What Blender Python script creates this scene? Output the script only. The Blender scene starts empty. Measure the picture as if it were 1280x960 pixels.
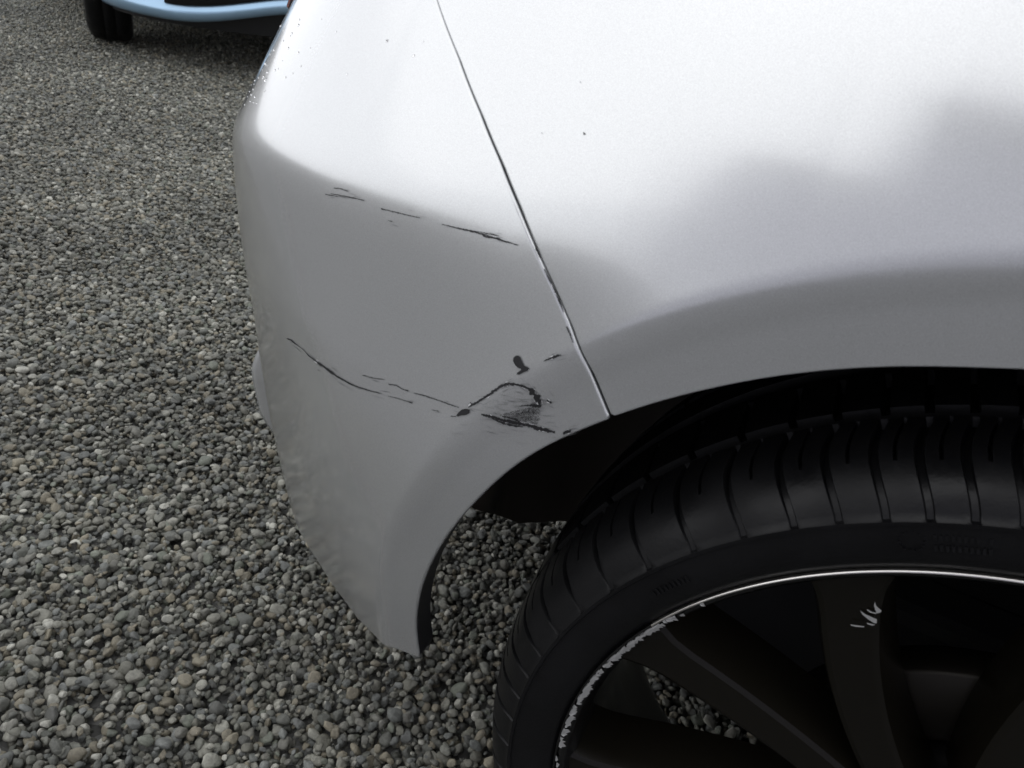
import bpy, bmesh, math, random
import numpy as np
from mathutils import Vector, Matrix
from mathutils.bvhtree import BVHTree

random.seed(7)
rng = np.random.default_rng(7)
scene = bpy.context.scene
COL = scene.collection

# ------------------------------------------------------------------ camera
CAM = Vector((-0.186, -0.335, 0.745))
F = 1000.0                                   # focal length in pixels of a 1280 px wide picture
yaw, pitch, roll = (math.radians(a) for a in (-21.362, 29.561, 10.897))
fw = Vector((math.sin(yaw) * math.cos(pitch), math.cos(yaw) * math.cos(pitch), -math.sin(pitch)))
r0 = Vector((math.cos(yaw), -math.sin(yaw), 0.0))
u0 = r0.cross(fw)
right = r0 * math.cos(roll) + u0 * math.sin(roll)
up = u0 * math.cos(roll) - r0 * math.sin(roll)
cd = bpy.data.cameras.new('camera')
cam = bpy.data.objects.new('camera', cd)
COL.objects.link(cam)
m = Matrix((right, up, -fw)).transposed().to_4x4()
m.translation = CAM
cam.matrix_world = m
cd.sensor_width = 36.0
cd.lens = F / 1280.0 * 36.0
cd.clip_start = 0.02
cd.clip_end = 2000.0
cd.dof.use_dof = True
cd.dof.focus_distance = 0.62
cd.dof.aperture_fstop = 20.0
scene.camera = cam

# ------------------------------------------------------------------ sky, sun, exposure
SUN_EL, SUN_AZ = 55.0, 228.0
world = bpy.data.worlds.new('World')
scene.world = world
world.use_nodes = True
wn, wl = world.node_tree.nodes, world.node_tree.links
wn.clear()
sky = wn.new('ShaderNodeTexSky')
sky.sky_type = 'NISHITA'
sky.sun_disc = False
sky.sun_elevation = math.radians(SUN_EL)
sky.sun_rotation = math.radians(SUN_AZ)
sky.air_density = 1.0
sky.dust_density = 3.0
sky.ozone_density = 1.0
hs = wn.new('ShaderNodeHueSaturation')
hs.inputs['Saturation'].default_value = 0.22
mx = wn.new('ShaderNodeMix')
mx.data_type = 'RGBA'
mx.inputs[0].default_value = 0.92
mx.inputs[7].default_value = (14.4, 14.6, 15.2, 1)     # even cloud layer
bg = wn.new('ShaderNodeBackground')
bg.inputs['Strength'].default_value = 0.11
wo = wn.new('ShaderNodeOutputWorld')
wl.new(sky.outputs[0], hs.inputs['Color'])
wl.new(hs.outputs[0], mx.inputs[6])
wl.new(mx.outputs[2], bg.inputs['Color'])
wl.new(bg.outputs[0], wo.inputs[0])

sl = bpy.data.lights.new('sun', 'SUN')
sl.energy = 0.5
sl.angle = math.radians(90)
sl.color = (1.0, 0.97, 0.93)
so = bpy.data.objects.new('sun', sl)
COL.objects.link(so)
az = math.radians(SUN_AZ)
sd = Vector((math.sin(az) * math.cos(math.radians(SUN_EL)), math.cos(az) * math.cos(math.radians(SUN_EL)), math.sin(math.radians(SUN_EL))))
so.rotation_euler = sd.to_track_quat('Z', 'Y').to_euler()
so.location = (0, 0, 8)

vs = scene.view_settings
vs.view_transform = 'Standard'
vs.look = 'None'
vs.exposure = 0.0
vs.gamma = 1.0
vs.use_curve_mapping = False

# ------------------------------------------------------------------ helpers
def ray(u, v):
    return (right * ((u - 640) / F) - up * ((v - 480) / F) + fw).normalized()

def mat(name, color, rough=0.5, metallic=0.0, **k):
    mt = bpy.data.materials.new(name)
    mt.use_nodes = True
    b = mt.node_tree.nodes['Principled BSDF']
    b.inputs['Base Color'].default_value = (*color, 1)
    b.inputs['Roughness'].default_value = rough
    b.inputs['Metallic'].default_value = metallic
    for kk, vv in k.items():
        b.inputs[kk.replace('_', ' ')].default_value = vv
    return mt

def nodes(mt):
    return mt.node_tree.nodes, mt.node_tree.links, mt.node_tree.nodes['Principled BSDF']

def link(name, me, material, parent=None, smooth=True, **props):
    o = bpy.data.objects.new(name, me)
    COL.objects.link(o)
    if material is not None and not me.materials:
        me.materials.append(material)
    if parent is not None:
        o.parent = parent
    if smooth and len(me.polygons):
        me.polygons.foreach_set('use_smooth', [True] * len(me.polygons))
    for kk, vv in props.items():
        o[kk] = vv
    return o

def mesh(verts, faces, normals=None):
    used = sorted({i for f in faces for i in f})
    if normals is None and len(used) < len(verts):
        remap = {q: i for i, q in enumerate(used)}
        verts = [verts[q] for q in used]
        faces = [tuple(remap[i] for i in f) for f in faces]
    me = bpy.data.meshes.new('mesh')
    me.from_pydata([tuple(map(float, v)) for v in verts], [], faces)
    me.update()
    if normals is not None:
        me.polygons.foreach_set('use_smooth', [True] * len(me.polygons))
        me.normals_split_custom_set_from_vertices([tuple(map(float, n)) for n in normals])
    return me

def empty(name, loc=(0, 0, 0), parent=None, rz=0.0, **props):
    o = bpy.data.objects.new(name, None)
    o.empty_display_size = 0.1
    COL.objects.link(o)
    o.location = loc
    o.rotation_euler = (0, 0, rz)
    if parent is not None:
        o.parent = parent
    for kk, vv in props.items():
        o[kk] = vv
    return o

def copy_tree(o, parent=None):
    c = o.copy()
    COL.objects.link(c)
    c.parent = parent
    for ch in list(o.children):
        copy_tree(ch, c)
    return c

def box_mesh(x0, x1, y0, y1, z0, z1, bevel=0.0, seg=2):
    bm = bmesh.new()
    bmesh.ops.create_cube(bm, size=1.0)
    for v in bm.verts:
        v.co = Vector((x0 if v.co.x < 0 else x1, y0 if v.co.y < 0 else y1, z0 if v.co.z < 0 else z1))
    if bevel > 0:
        bmesh.ops.bevel(bm, geom=bm.edges[:], offset=bevel, segments=seg, profile=0.5, affect='EDGES')
    me = bpy.data.meshes.new('mesh')
    bm.to_mesh(me)
    bm.free()
    return me

def revolve(profile, n=128, a0=0.0, a1=360.0):
    """profile: list of (radius, y); revolved about the y axis (angle measured in x-z)."""
    full = abs(a1 - a0) >= 359.9
    na = n if full else n + 1
    V, Fc = [], []
    for i in range(na):
        a = math.radians(a0 + (a1 - a0) * i / n)
        for r, y in profile:
            V.append((r * math.cos(a), y, r * math.sin(a)))
    k = len(profile)
    for i in range(n):
        j = (i + 1) % na
        for q in range(k - 1):
            Fc.append((i * k + q, i * k + q + 1, j * k + q + 1, j * k + q))
    return mesh(V, Fc)

# ------------------------------------------------------------------ materials
def paint_material(name, color, flake=0.11, rough=0.22):
    mt = mat(name, color, rough, 0.62)
    n, l, b = nodes(mt)
    b.inputs['Coat Weight'].default_value = 1.0
    b.inputs['Coat Roughness'].default_value = 0.035
    b.inputs['Coat IOR'].default_value = 1.5
    tc = n.new('ShaderNodeTexCoord')
    ns = n.new('ShaderNodeTexNoise')
    ns.inputs['Scale'].default_value = 2600.0
    ns.inputs['Detail'].default_value = 1.0
    l.new(tc.outputs['Object'], ns.inputs['Vector'])
    # dust film and road grime, broad and faint
    n2 = n.new('ShaderNodeTexNoise')
    n2.inputs['Scale'].default_value = 9.0
    n2.inputs['Detail'].default_value = 6.0
    n2.inputs['Roughness'].default_value = 0.65
    l.new(tc.outputs['Object'], n2.inputs['Vector'])
    mr = n.new('ShaderNodeMapRange')
    mr.inputs[1].default_value, mr.inputs[2].default_value = 0.3, 0.7
    mr.inputs[3].default_value, mr.inputs[4].default_value = 1 - flake, 1 + flake
    l.new(ns.outputs[0], mr.inputs[0])
    mc = n.new('ShaderNodeMix')
    mc.data_type = 'RGBA'
    mc.blend_type = 'MULTIPLY'
    mc.inputs[0].default_value = 1.0
    mc.inputs[6].default_value = (*color, 1)
    l.new(mr.outputs[0], mc.inputs[7])
    l.new(mc.outputs[2], b.inputs['Base Color'])
    m3 = n.new('ShaderNodeMapRange')
    m3.inputs[1].default_value, m3.inputs[2].default_value = 0.35, 0.75
    m3.inputs[3].default_value, m3.inputs[4].default_value = 0.07, 0.17
    l.new(n2.outputs[0], m3.inputs[0])
    l.new(m3.outputs[0], b.inputs['Coat Roughness'])
    return mt

SILVER = paint_material('silver_paint', (0.56, 0.57, 0.57))
BLUE = paint_material('blue_paint', (0.30, 0.46, 0.62), 0.03, 0.3)
PLASTIC_GAPSHADE = mat('black_plastic_and_gap_shade', (0.012, 0.012, 0.013), 0.45)  # trim plastic, also the painted shade on turned-in panel edges
SCRAPE = mat('bare_black_plastic', (0.010, 0.010, 0.011), 0.7)
LINER = mat('wheel_liner', (0.040, 0.033, 0.026), 0.6)
UNDER = mat('underbody', (0.03, 0.03, 0.03), 0.8)
GLASS = mat('dark_glass', (0.02, 0.025, 0.03), 0.04, 0.0)
RED = mat('red_lens', (0.35, 0.006, 0.02), 0.08, 0.0, Coat_Weight=1.0)
RIMBLACK = mat('gloss_black_alloy', (0.004, 0.004, 0.0042), 0.2, 0.0)
SPOKEFACE = mat('spoke_black', (0.0056, 0.0048, 0.0033), 0.26, 0.0, Specular_IOR_Level=0.25)
LIPMETAL = mat('machined_alloy_lip', (0.72, 0.70, 0.66), 0.28, 1.0)
CHIP = mat('scuffed_alloy', (0.36, 0.36, 0.35), 0.6, 0.3)
DISC = mat('brake_disc_steel', (0.016, 0.0135, 0.010), 0.5, 0.6)
HUBMETAL = mat('brake_caliper_metal', (0.06, 0.06, 0.06), 0.5, 0.5)

def tyre_material():
    mt = mat('tyre_rubber', (0.0045, 0.0045, 0.005), 0.42)
    n, l, b = nodes(mt)
    b.inputs['Specular IOR Level'].default_value = 0.22
    tc = n.new('ShaderNodeTexCoord')
    ns = n.new('ShaderNodeTexNoise')
    ns.inputs['Scale'].default_value = 22.0
    ns.inputs['Detail'].default_value = 7.0
    l.new(tc.outputs['Object'], ns.inputs['Vector'])
    mr = n.new('ShaderNodeMapRange')
    mr.inputs[1].default_value, mr.inputs[2].default_value = 0.35, 0.68
    mr.inputs[3].default_value, mr.inputs[4].default_value = 0.30, 0.62
    l.new(ns.outputs[0], mr.inputs[0])
    l.new(mr.outputs[0], b.inputs['Roughness'])
    n2 = n.new('ShaderNodeTexNoise')
    n2.inputs['Scale'].default_value = 500.0
    n2.inputs['Detail'].default_value = 2.0
    l.new(tc.outputs['Object'], n2.inputs['Vector'])
    bp = n.new('ShaderNodeBump')
    bp.inputs['Strength'].default_value = 0.12
    bp.inputs['Distance'].default_value = 0.001
    l.new(n2.outputs[0], bp.inputs['Height'])
    l.new(bp.outputs[0], b.inputs['Normal'])
    return mt
TYRE = tyre_material()

def stone_material():
    mt = mat('gravel_stone', (0.15, 0.15, 0.14), 0.5)
    n, l, b = nodes(mt)
    oi = n.new('ShaderNodeObjectInfo')
    cr = n.new('ShaderNodeValToRGB')
    cr.color_ramp.interpolation = 'CONSTANT'
    cols = [(0.133, 0.131, 0.109), (0.090, 0.093, 0.080), (0.170, 0.167, 0.139), (0.116, 0.122, 0.111), (0.213, 0.210, 0.176), (0.102, 0.106, 0.098), (0.159, 0.144, 0.106), (0.076, 0.077, 0.068), (0.133, 0.143, 0.114), (0.256, 0.253, 0.214), (0.112, 0.110, 0.088), (0.186, 0.184, 0.157), (0.097, 0.099, 0.085), (0.146, 0.152, 0.141), (0.187, 0.170, 0.125), (0.126, 0.125, 0.101), (0.081, 0.084, 0.070), (0.342, 0.338, 0.293), (0.161, 0.163, 0.137), (0.184, 0.166, 0.123), (0.118, 0.116, 0.099), (0.138, 0.136, 0.115)]
    e = cr.color_ramp.elements
    while len(e) < len(cols):
        e.new(0.5)
    for i, c in enumerate(cols):
        e[i].position = i / len(cols)
        e[i].color = (*c, 1)
    l.new(oi.outputs['Random'], cr.inputs[0])
    tc = n.new('ShaderNodeTexCoord')
    ad = n.new('ShaderNodeVectorMath')
    ad.operation = 'ADD'
    sc = n.new('ShaderNodeMath')
    sc.operation = 'MULTIPLY'
    sc.inputs[1].default_value = 50.0
    l.new(oi.outputs['Random'], sc.inputs[0])
    l.new(tc.outputs['Object'], ad.inputs[0])
    l.new(sc.outputs[0], ad.inputs[1])
    ns = n.new('ShaderNodeTexNoise')
    ns.inputs['Scale'].default_value = 1.6
    ns.inputs['Detail'].default_value = 7.0
    ns.inputs['Roughness'].default_value = 0.7
    ns.inputs['Distortion'].default_value = 0.8
    l.new(ad.outputs[0], ns.inputs['Vector'])
    mr = n.new('ShaderNodeMapRange')
    mr.inputs[1].default_value, mr.inputs[2].default_value = 0.3, 0.72
    mr.inputs[3].default_value, mr.inputs[4].default_value = 0.70, 1.38
    l.new(ns.outputs[0], mr.inputs[0])
    mc = n.new('ShaderNodeMix')
    mc.data_type = 'RGBA'
    mc.blend_type = 'MULTIPLY'
    mc.inputs[0].default_value = 1.0
    l.new(cr.outputs[0], mc.inputs[6])
    l.new(mr.outputs[0], mc.inputs[7])
    geo = n.new('ShaderNodeNewGeometry')
    dn = n.new('ShaderNodeTexNoise')
    dn.inputs['Scale'].default_value = 2.3
    dn.inputs['Detail'].default_value = 4.0
    l.new(geo.outputs['Position'], dn.inputs['Vector'])
    dm = n.new('ShaderNodeMapRange')
    dm.inputs[1].default_value, dm.inputs[2].default_value = 0.36, 0.64
    dm.inputs[3].default_value, dm.inputs[4].default_value = 0.80, 1.14
    l.new(dn.outputs[0], dm.inputs[0])
    md_ = n.new('ShaderNodeMix')
    md_.data_type = 'RGBA'
    md_.blend_type = 'MULTIPLY'
    md_.inputs[0].default_value = 1.0
    l.new(mc.outputs[2], md_.inputs[6])
    l.new(dm.outputs[0], md_.inputs[7])
    l.new(md_.outputs[2], b.inputs['Base Color'])
    m2 = n.new('ShaderNodeMapRange')
    m2.inputs[3].default_value, m2.inputs[4].default_value = 0.35, 0.75
    l.new(ns.outputs[0], m2.inputs[0])
    l.new(m2.outputs[0], b.inputs['Roughness'])
    bp = n.new('ShaderNodeBump')
    bp.inputs['Strength'].default_value = 0.35
    bp.inputs['Distance'].default_value = 0.15
    l.new(ns.outputs[0], bp.inputs['Height'])
    l.new(bp.outputs[0], b.inputs['Normal'])
    return mt
STONE = stone_material()

def ground_material():
    mt = mat('gravel_ground', (0.07, 0.07, 0.06), 0.8)
    n, l, b = nodes(mt)
    tc = n.new('ShaderNodeTexCoord')
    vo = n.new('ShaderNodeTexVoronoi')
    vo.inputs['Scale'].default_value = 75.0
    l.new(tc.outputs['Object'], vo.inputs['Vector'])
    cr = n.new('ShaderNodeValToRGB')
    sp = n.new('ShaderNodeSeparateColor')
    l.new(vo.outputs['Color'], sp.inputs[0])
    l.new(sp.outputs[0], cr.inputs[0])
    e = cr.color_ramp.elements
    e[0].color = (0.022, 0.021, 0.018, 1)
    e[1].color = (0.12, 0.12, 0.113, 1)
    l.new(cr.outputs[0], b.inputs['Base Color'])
    bp = n.new('ShaderNodeBump')
    bp.inputs['Strength'].default_value = 1.0
    bp.inputs['Distance'].default_value = 0.006
    bp.invert = True
    l.new(vo.outputs['Distance'], bp.inputs['Height'])
    l.new(bp.outputs[0], b.inputs['Normal'])
    return mt
GROUND = ground_material()

# ------------------------------------------------------------------ ground
gv = [(-400, -400, -0.016), (400, -400, -0.016), (400, 400, -0.016), (-400, 400, -0.016)]
ground = link('gravel_ground', mesh(gv, [(0, 1, 2, 3)]), GROUND, smooth=False, kind='structure')

# ------------------------------------------------------------------ silver car: body surface
WZ = 0.315                                   # wheel centre height (x = y = 0 at the hub face)
DS = 0.002
S_ARR = np.arange(-4.25, 1.45, DS)

def smooth(a, b, x):
    t = np.clip((x - a) / (b - a), 0, 1)
    return t * t * (3 - 2 * t)

RC = 0.390                                   # rear corner radius
kap = (1 / RC) * smooth(-0.10, 0.10, S_ARR) * (1 - smooth(0.47, 0.66, S_ARR)) + 0.10 * smooth(0.4, 0.6, S_ARR)
kap += (1 / 0.55) * (1 - smooth(-3.55, -3.3, S_ARR)) + 0.03
i0 = int(np.argmin(np.abs(S_ARR)))
psi = np.cumsum(kap) * DS
psi -= psi[i0] - 0.065
px_ = np.cumsum(-np.cos(psi)) * DS
py_ = np.cumsum(np.sin(psi)) * DS
X0 = -0.325
px_ += X0 - px_[i0]
ymin = py_[(S_ARR > -2.5) & (S_ARR < 0.3)].min()
SIDE_Y = -0.030
py_ += SIDE_Y - ymin
HALF = 0.86                                  # car centre line y
print('rear x', px_[-1], 'psi end', math.degrees(psi[-1]), 'y', py_[-1], 'front', px_[0], py_[0])

def plan(s):
    cx = np.interp(s, S_ARR, px_)
    cy = np.interp(s, S_ARR, py_)
    ps = np.interp(s, S_ARR, psi)
    return cx, cy, -np.sin(ps), -np.cos(ps)

def softplus(x, w):
    return w * np.logaddexp(0.0, x / w)

def zcrease(s):
    return np.interp(s, [-0.6, -0.3, -0.15, -0.05, 0.0, 0.12, 0.35, 0.7], [0.75, 0.725, 0.684, 0.650, 0.630, 0.610, 0.586, 0.576])

def S(s, z):
    """outer skin of the silver car: s runs along the plan outline (rearwards positive), z up."""
    s = np.asarray(s, float)
    z = np.asarray(z, float)
    cx, cy, nx, ny = plan(s)
    tuck = 0.046 * (1 - 0.2 * smooth(0.12, 0.3, s)) * (np.clip(0.52 - z, 0, None) / 0.26) ** 1.6
    o = -0.0105 * (1 - smooth(0.12, 0.30, s)) - tuck - 0.011 * smooth(0.10, 0.25, s) * (1 - smooth(0.43, 0.60, z))
    w = np.interp(s, [-0.45, -0.12, -0.02, 0.06, 0.15, 0.3], [0.050, 0.036, 0.022, 0.010, 0.006, 0.004])
    sl_ = np.interp(s, [-0.6, 0.0, 0.2, 0.6], [0.46, 0.48, 0.46, 0.45])
    o = o - sl_ * softplus(z - zcrease(s), w)
    # flare round the wheel arch: a plain band that stands proud, the skin falling away from its edge
    rr = np.hypot(cx, z - WZ)
    side = 1 - smooth(0.15, 0.30, s)
    band = -0.85 * tuck - 0.10 * np.clip(0.390 - rr, 0, 0.05) * smooth(0.0, 0.02, 0.390 - rr)
    o = o + side * np.exp(-softplus(rr - 0.390, 0.0009) / 0.052) * (band - o)
    # fuller rear face low down, with its own upright edge
    o = o + 0.032 * smooth(0.402, 0.412, s) * smooth(0.21, 0.29, z) * (1 - smooth(0.325, 0.405, z))
    return np.stack([cx + nx * o, cy + ny * o, z + 0 * s], -1)

def SN(s, z, h=0.0015):
    a = S(s + h, z) - S(s - h, z)
    b = S(s, z + h) - S(s, z - h)
    n = np.cross(b, a)
    return n / np.linalg.norm(n, axis=-1, keepdims=True)

gs = np.arange(-1.0, 1.2, 0.006)
gz = np.arange(0.20, 0.96, 0.006)
GS, GZ = np.meshgrid(gs, gz, indexing='ij')
gp = S(GS, GZ).reshape(-1, 3)
nz_ = len(gz)
gf = [(i * nz_ + j, i * nz_ + j + 1, (i + 1) * nz_ + j + 1, (i + 1) * nz_ + j) for i in range(len(gs) - 1) for j in range(nz_ - 1)]
BVH = BVHTree.FromPolygons([tuple(v) for v in gp], gf)

def cast(u, v):
    loc, nor, _, _ = BVH.ray_cast(CAM, ray(u, v))
    return (loc, nor) if loc is not None else None

def param(P):
    """(s, z) of a point on the skin."""
    s0 = S_ARR[np.argmin((px_ - P[0]) ** 2 + (py_ - P[1]) ** 2)]
    ss = s0 + np.arange(-0.06, 0.06, 0.0005)
    q = S(ss, np.full_like(ss, P[2]))
    return float(ss[np.argmin(((q - np.array(P)) ** 2).sum(1))]), float(P[2])

# seam between bumper and quarter panel, arch opening
seam_px = [(763, 521), (738, 463), (712, 404), (690, 355), (668, 306), (648, 258), (625, 203), (600, 143), (572, 72), (545, 0)]
sp_ = []
for q in seam_px:
    h = cast(*q)
    if h:
        sp_.append(param(h[0]))
sp_.sort(key=lambda t: t[1])
SEAM_Z = np.array([t[1] for t in sp_])
SEAM_S = np.array([t[0] for t in sp_])
print('seam', list(zip(SEAM_Z.round(3), SEAM_S.round(3))))

def seam_s(z):
    a = np.interp(z, SEAM_Z, SEAM_S)
    kt = (SEAM_S[-1] - SEAM_S[-3]) / (SEAM_Z[-1] - SEAM_Z[-3])
    kb = (SEAM_S[2] - SEAM_S[0]) / (SEAM_Z[2] - SEAM_Z[0])
    a = np.where(z > SEAM_Z[-1], SEAM_S[-1] + (z - SEAM_Z[-1]) * kt, a)
    return np.where(z < SEAM_Z[0], SEAM_S[0] + (z - SEAM_Z[0]) * kb, a)

arch_px = [(1277, 461), (1196, 457), (1142, 456), (1088, 457), (1033, 461), (979, 467), (925, 476), (871, 488), (817, 502), (763, 520), (709, 542),
           (660, 566), (626, 592), (596, 621), (562, 660), (540, 694), (525, 728), (518, 758), (516, 791), (521, 812)]
ang, rad = [], []
for q in arch_px:
    h = cast(*q)
    if h:
        P = h[0]
        ang.append(math.degrees(math.atan2(P.z - WZ, P.x)))
        rad.append(math.hypot(P.x, P.z - WZ))
ang = np.array(ang)
ang[ang < -90] += 360
od = np.argsort(ang)
ARCH_A, ARCH_R = ang[od], np.array(rad)[od]
print('arch', list(zip(ARCH_A.round(1), ARCH_R.round(3))))
ARCH_A = np.concatenate([[-20, 60, 95], ARCH_A])
ARCH_R = np.concatenate([[0.352, 0.352, 0.350], ARCH_R])
# light smoothing of the picked radii
fa = np.arange(-20, 200, 1.0)
fr = np.interp(fa, ARCH_A, ARCH_R)
kern = np.exp(-(np.arange(-6, 7) / 3.0) ** 2)
fr = np.convolve(np.pad(fr, 6, 'edge'), kern / kern.sum(), 'valid')
def zbot(s):
    return np.interp(s, [-0.3, 0.0, 0.025, 0.05, 0.075, 0.11, 0.17, 0.3], [0.27, 0.306, 0.303, 0.297, 0.287, 0.272, 0.258, 0.250])

def arch_sdf(s, z):
    P = S(s, z)
    a = np.degrees(np.arctan2(P[..., 2] - WZ, P[..., 0]))
    a = np.where(a < -90, a + 360, a)
    return np.hypot(P[..., 0], P[..., 2] - WZ) - np.interp(a, fa, fr)

def front_arch_sdf(s, z):
    P = S(s, z)
    return np.hypot(P[..., 0] - 2.62, P[..., 2] - WZ) - 0.355

def lamp_z(s):
    return np.interp(s, [0.10, 0.16, 0.28, 0.36, 0.44, 0.75, 1.2], [0.80, 0.745, 0.692, 0.664, 0.655, 0.650, 0.70])

def panel(name, s0, s1, z0, z1, ds, dz, sdfs, material, parent, roll_r=0.0018, depth=0.010, lift=0.0, fine=0.0027, **props):
    """clip a grid on the skin to all sdf(s, z) >= 0, round its cut edges over and turn them in."""
    def axis(a0, a1, st, f0, f1, fine):
        out = [a0]
        while out[-1] < a1 - 1e-6:
            out.append(min(a1, out[-1] + (fine if f0 <= out[-1] < f1 else st)))
        return np.array(out)
    ss = axis(s0, s1, ds, -0.30, 0.44, min(ds, fine))
    zz = axis(z0, z1, dz, 0.25, 0.74, min(dz, fine))
    A, B = np.meshgrid(ss, zz, indexing='ij')
    ok = np.ones_like(A, bool)
    for fn in sdfs:
        ok &= fn(A, B) >= 0
    PV, key = [], {}

    def vid(p):
        k_ = (round(p[0], 6), round(p[1], 6))
        if k_ not in key:
            key[k_] = len(PV)
            PV.append(p)
        return key[k_]
    Fc = []
    cnt = ok[:-1, :-1].astype(int) + ok[1:, :-1] + ok[1:, 1:] + ok[:-1, 1:]
    near = np.zeros_like(cnt, bool)
    near[:, :] = cnt > 0
    for i, j in zip(*np.nonzero(near)):
        poly = [(ss[i], zz[j]), (ss[i], zz[j + 1]), (ss[i + 1], zz[j + 1]), (ss[i + 1], zz[j])]
        if cnt[i, j] < 4:
            for fn in sdfs:
                if len(poly) < 3:
                    break
                d = [float(fn(np.float64(p[0]), np.float64(p[1]))) for p in poly]
                out = []
                for q in range(len(poly)):
                    p1, p2, d1, d2 = poly[q], poly[(q + 1) % len(poly)], d[q], d[(q + 1) % len(poly)]
                    if d1 >= 0:
                        out.append(p1)
                    if (d1 >= 0) != (d2 >= 0):
                        t = d1 / (d1 - d2)
                        out.append((p1[0] + (p2[0] - p1[0]) * t, p1[1] + (p2[1] - p1[1]) * t))
                poly = out
        if len(poly) >= 3:
            f = [vid(p) for p in poly]
            f2 = [f[q] for q in range(len(f)) if f[q] != f[q - 1]]
            if len(set(f2)) >= 3 and len(set(f2)) == len(f2):
                Fc.append(tuple(f2))
    PA = np.array(PV)
    V = S(PA[:, 0], PA[:, 1])
    N = SN(PA[:, 0], PA[:, 1])
    if lift:
        V = V + N * lift
    # boundary
    ed = {}
    for f in Fc:
        for q in range(len(f)):
            a_, b_ = f[q], f[(q + 1) % len(f)]
            if (b_, a_) in ed:
                del ed[(b_, a_)]
            else:
                ed[(a_, b_)] = 1
    E_ = np.zeros_like(V)
    for (a_, b_) in ed:
        T = V[b_] - V[a_]
        L = np.linalg.norm(T)
        if L < 1e-7:
            continue
        T = T / L
        for q in (a_, b_):
            E_[q] += np.cross(T, N[q]) * min(L, 0.01)
    bv = sorted({q for e in ed for q in e})
    V2, N2 = [V], [N]
    base = len(V)
    idx = {}
    steps = [(math.radians(a), 0.0) for a in (0, 30, 60, 90)] + [(math.radians(90), depth)]
    ring = []
    for q in bv:
        e = E_[q]
        L = np.linalg.norm(e)
        e = e / L if L > 1e-9 else e
        e = e - N[q] * np.dot(e, N[q])
        for k_, (ph, dp) in enumerate(steps):
            ring.append((V[q] + e * roll_r * math.sin(ph) - N[q] * (roll_r * (1 - math.cos(ph)) + dp),
                         N[q] * math.cos(ph) + e * math.sin(ph)))
        idx[q] = base
        base += len(steps)
    if ring:
        V2.append(np.array([r_[0] for r_ in ring]))
        N2.append(np.array([r_[1] for r_ in ring]))
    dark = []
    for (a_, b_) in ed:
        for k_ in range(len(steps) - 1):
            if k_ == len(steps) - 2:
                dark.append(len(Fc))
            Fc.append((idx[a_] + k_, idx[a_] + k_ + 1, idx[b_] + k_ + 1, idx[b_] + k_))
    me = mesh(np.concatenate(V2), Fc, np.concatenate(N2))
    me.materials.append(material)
    me.materials.append(PLASTIC_GAPSHADE)
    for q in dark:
        me.polygons[q].material_index = 1  # turned-in edge coloured black to stand for the shade in the gap
    return link(name, me, material, parent, **props)

car = empty('parked_car', (0, 0, 0), label='silver hatchback with scraped rear bumper corner and black alloy wheel', category='car')
GAP = 0.0009
quarter_fns = [lambda s, z: seam_s(z) - s - GAP - 0.0012 - 0.0009 * smooth(0.60, 0.66, z), arch_sdf, lambda s, z: z - zbot(s)]
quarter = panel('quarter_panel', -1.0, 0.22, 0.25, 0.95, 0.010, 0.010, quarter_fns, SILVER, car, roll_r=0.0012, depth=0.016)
bump_fns = [lambda s, z: s - seam_s(z) - GAP - 0.0018, arch_sdf, lambda s, z: z - zbot(s), lambda s, z: lamp_z(s) - z]
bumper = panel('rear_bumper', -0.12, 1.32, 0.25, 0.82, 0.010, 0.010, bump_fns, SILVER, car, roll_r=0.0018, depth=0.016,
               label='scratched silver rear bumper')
lamp_fns = [lambda s, z: z - lamp_z(s) - 0.003, lambda s, z: s - 0.17 - (z - 0.74) * 0.5, lambda s, z: 0.66 - s, lambda s, z: 0.93 - z]
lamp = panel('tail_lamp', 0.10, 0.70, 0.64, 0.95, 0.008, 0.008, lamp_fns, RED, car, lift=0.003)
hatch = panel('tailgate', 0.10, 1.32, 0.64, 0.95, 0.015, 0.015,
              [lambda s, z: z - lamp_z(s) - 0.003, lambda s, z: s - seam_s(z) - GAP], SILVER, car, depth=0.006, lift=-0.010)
front = panel('front_side', -4.2, -1.004, 0.25, 0.95, 0.02, 0.02, [front_arch_sdf, lambda s, z: z - zbot(s)], SILVER, car)

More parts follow.
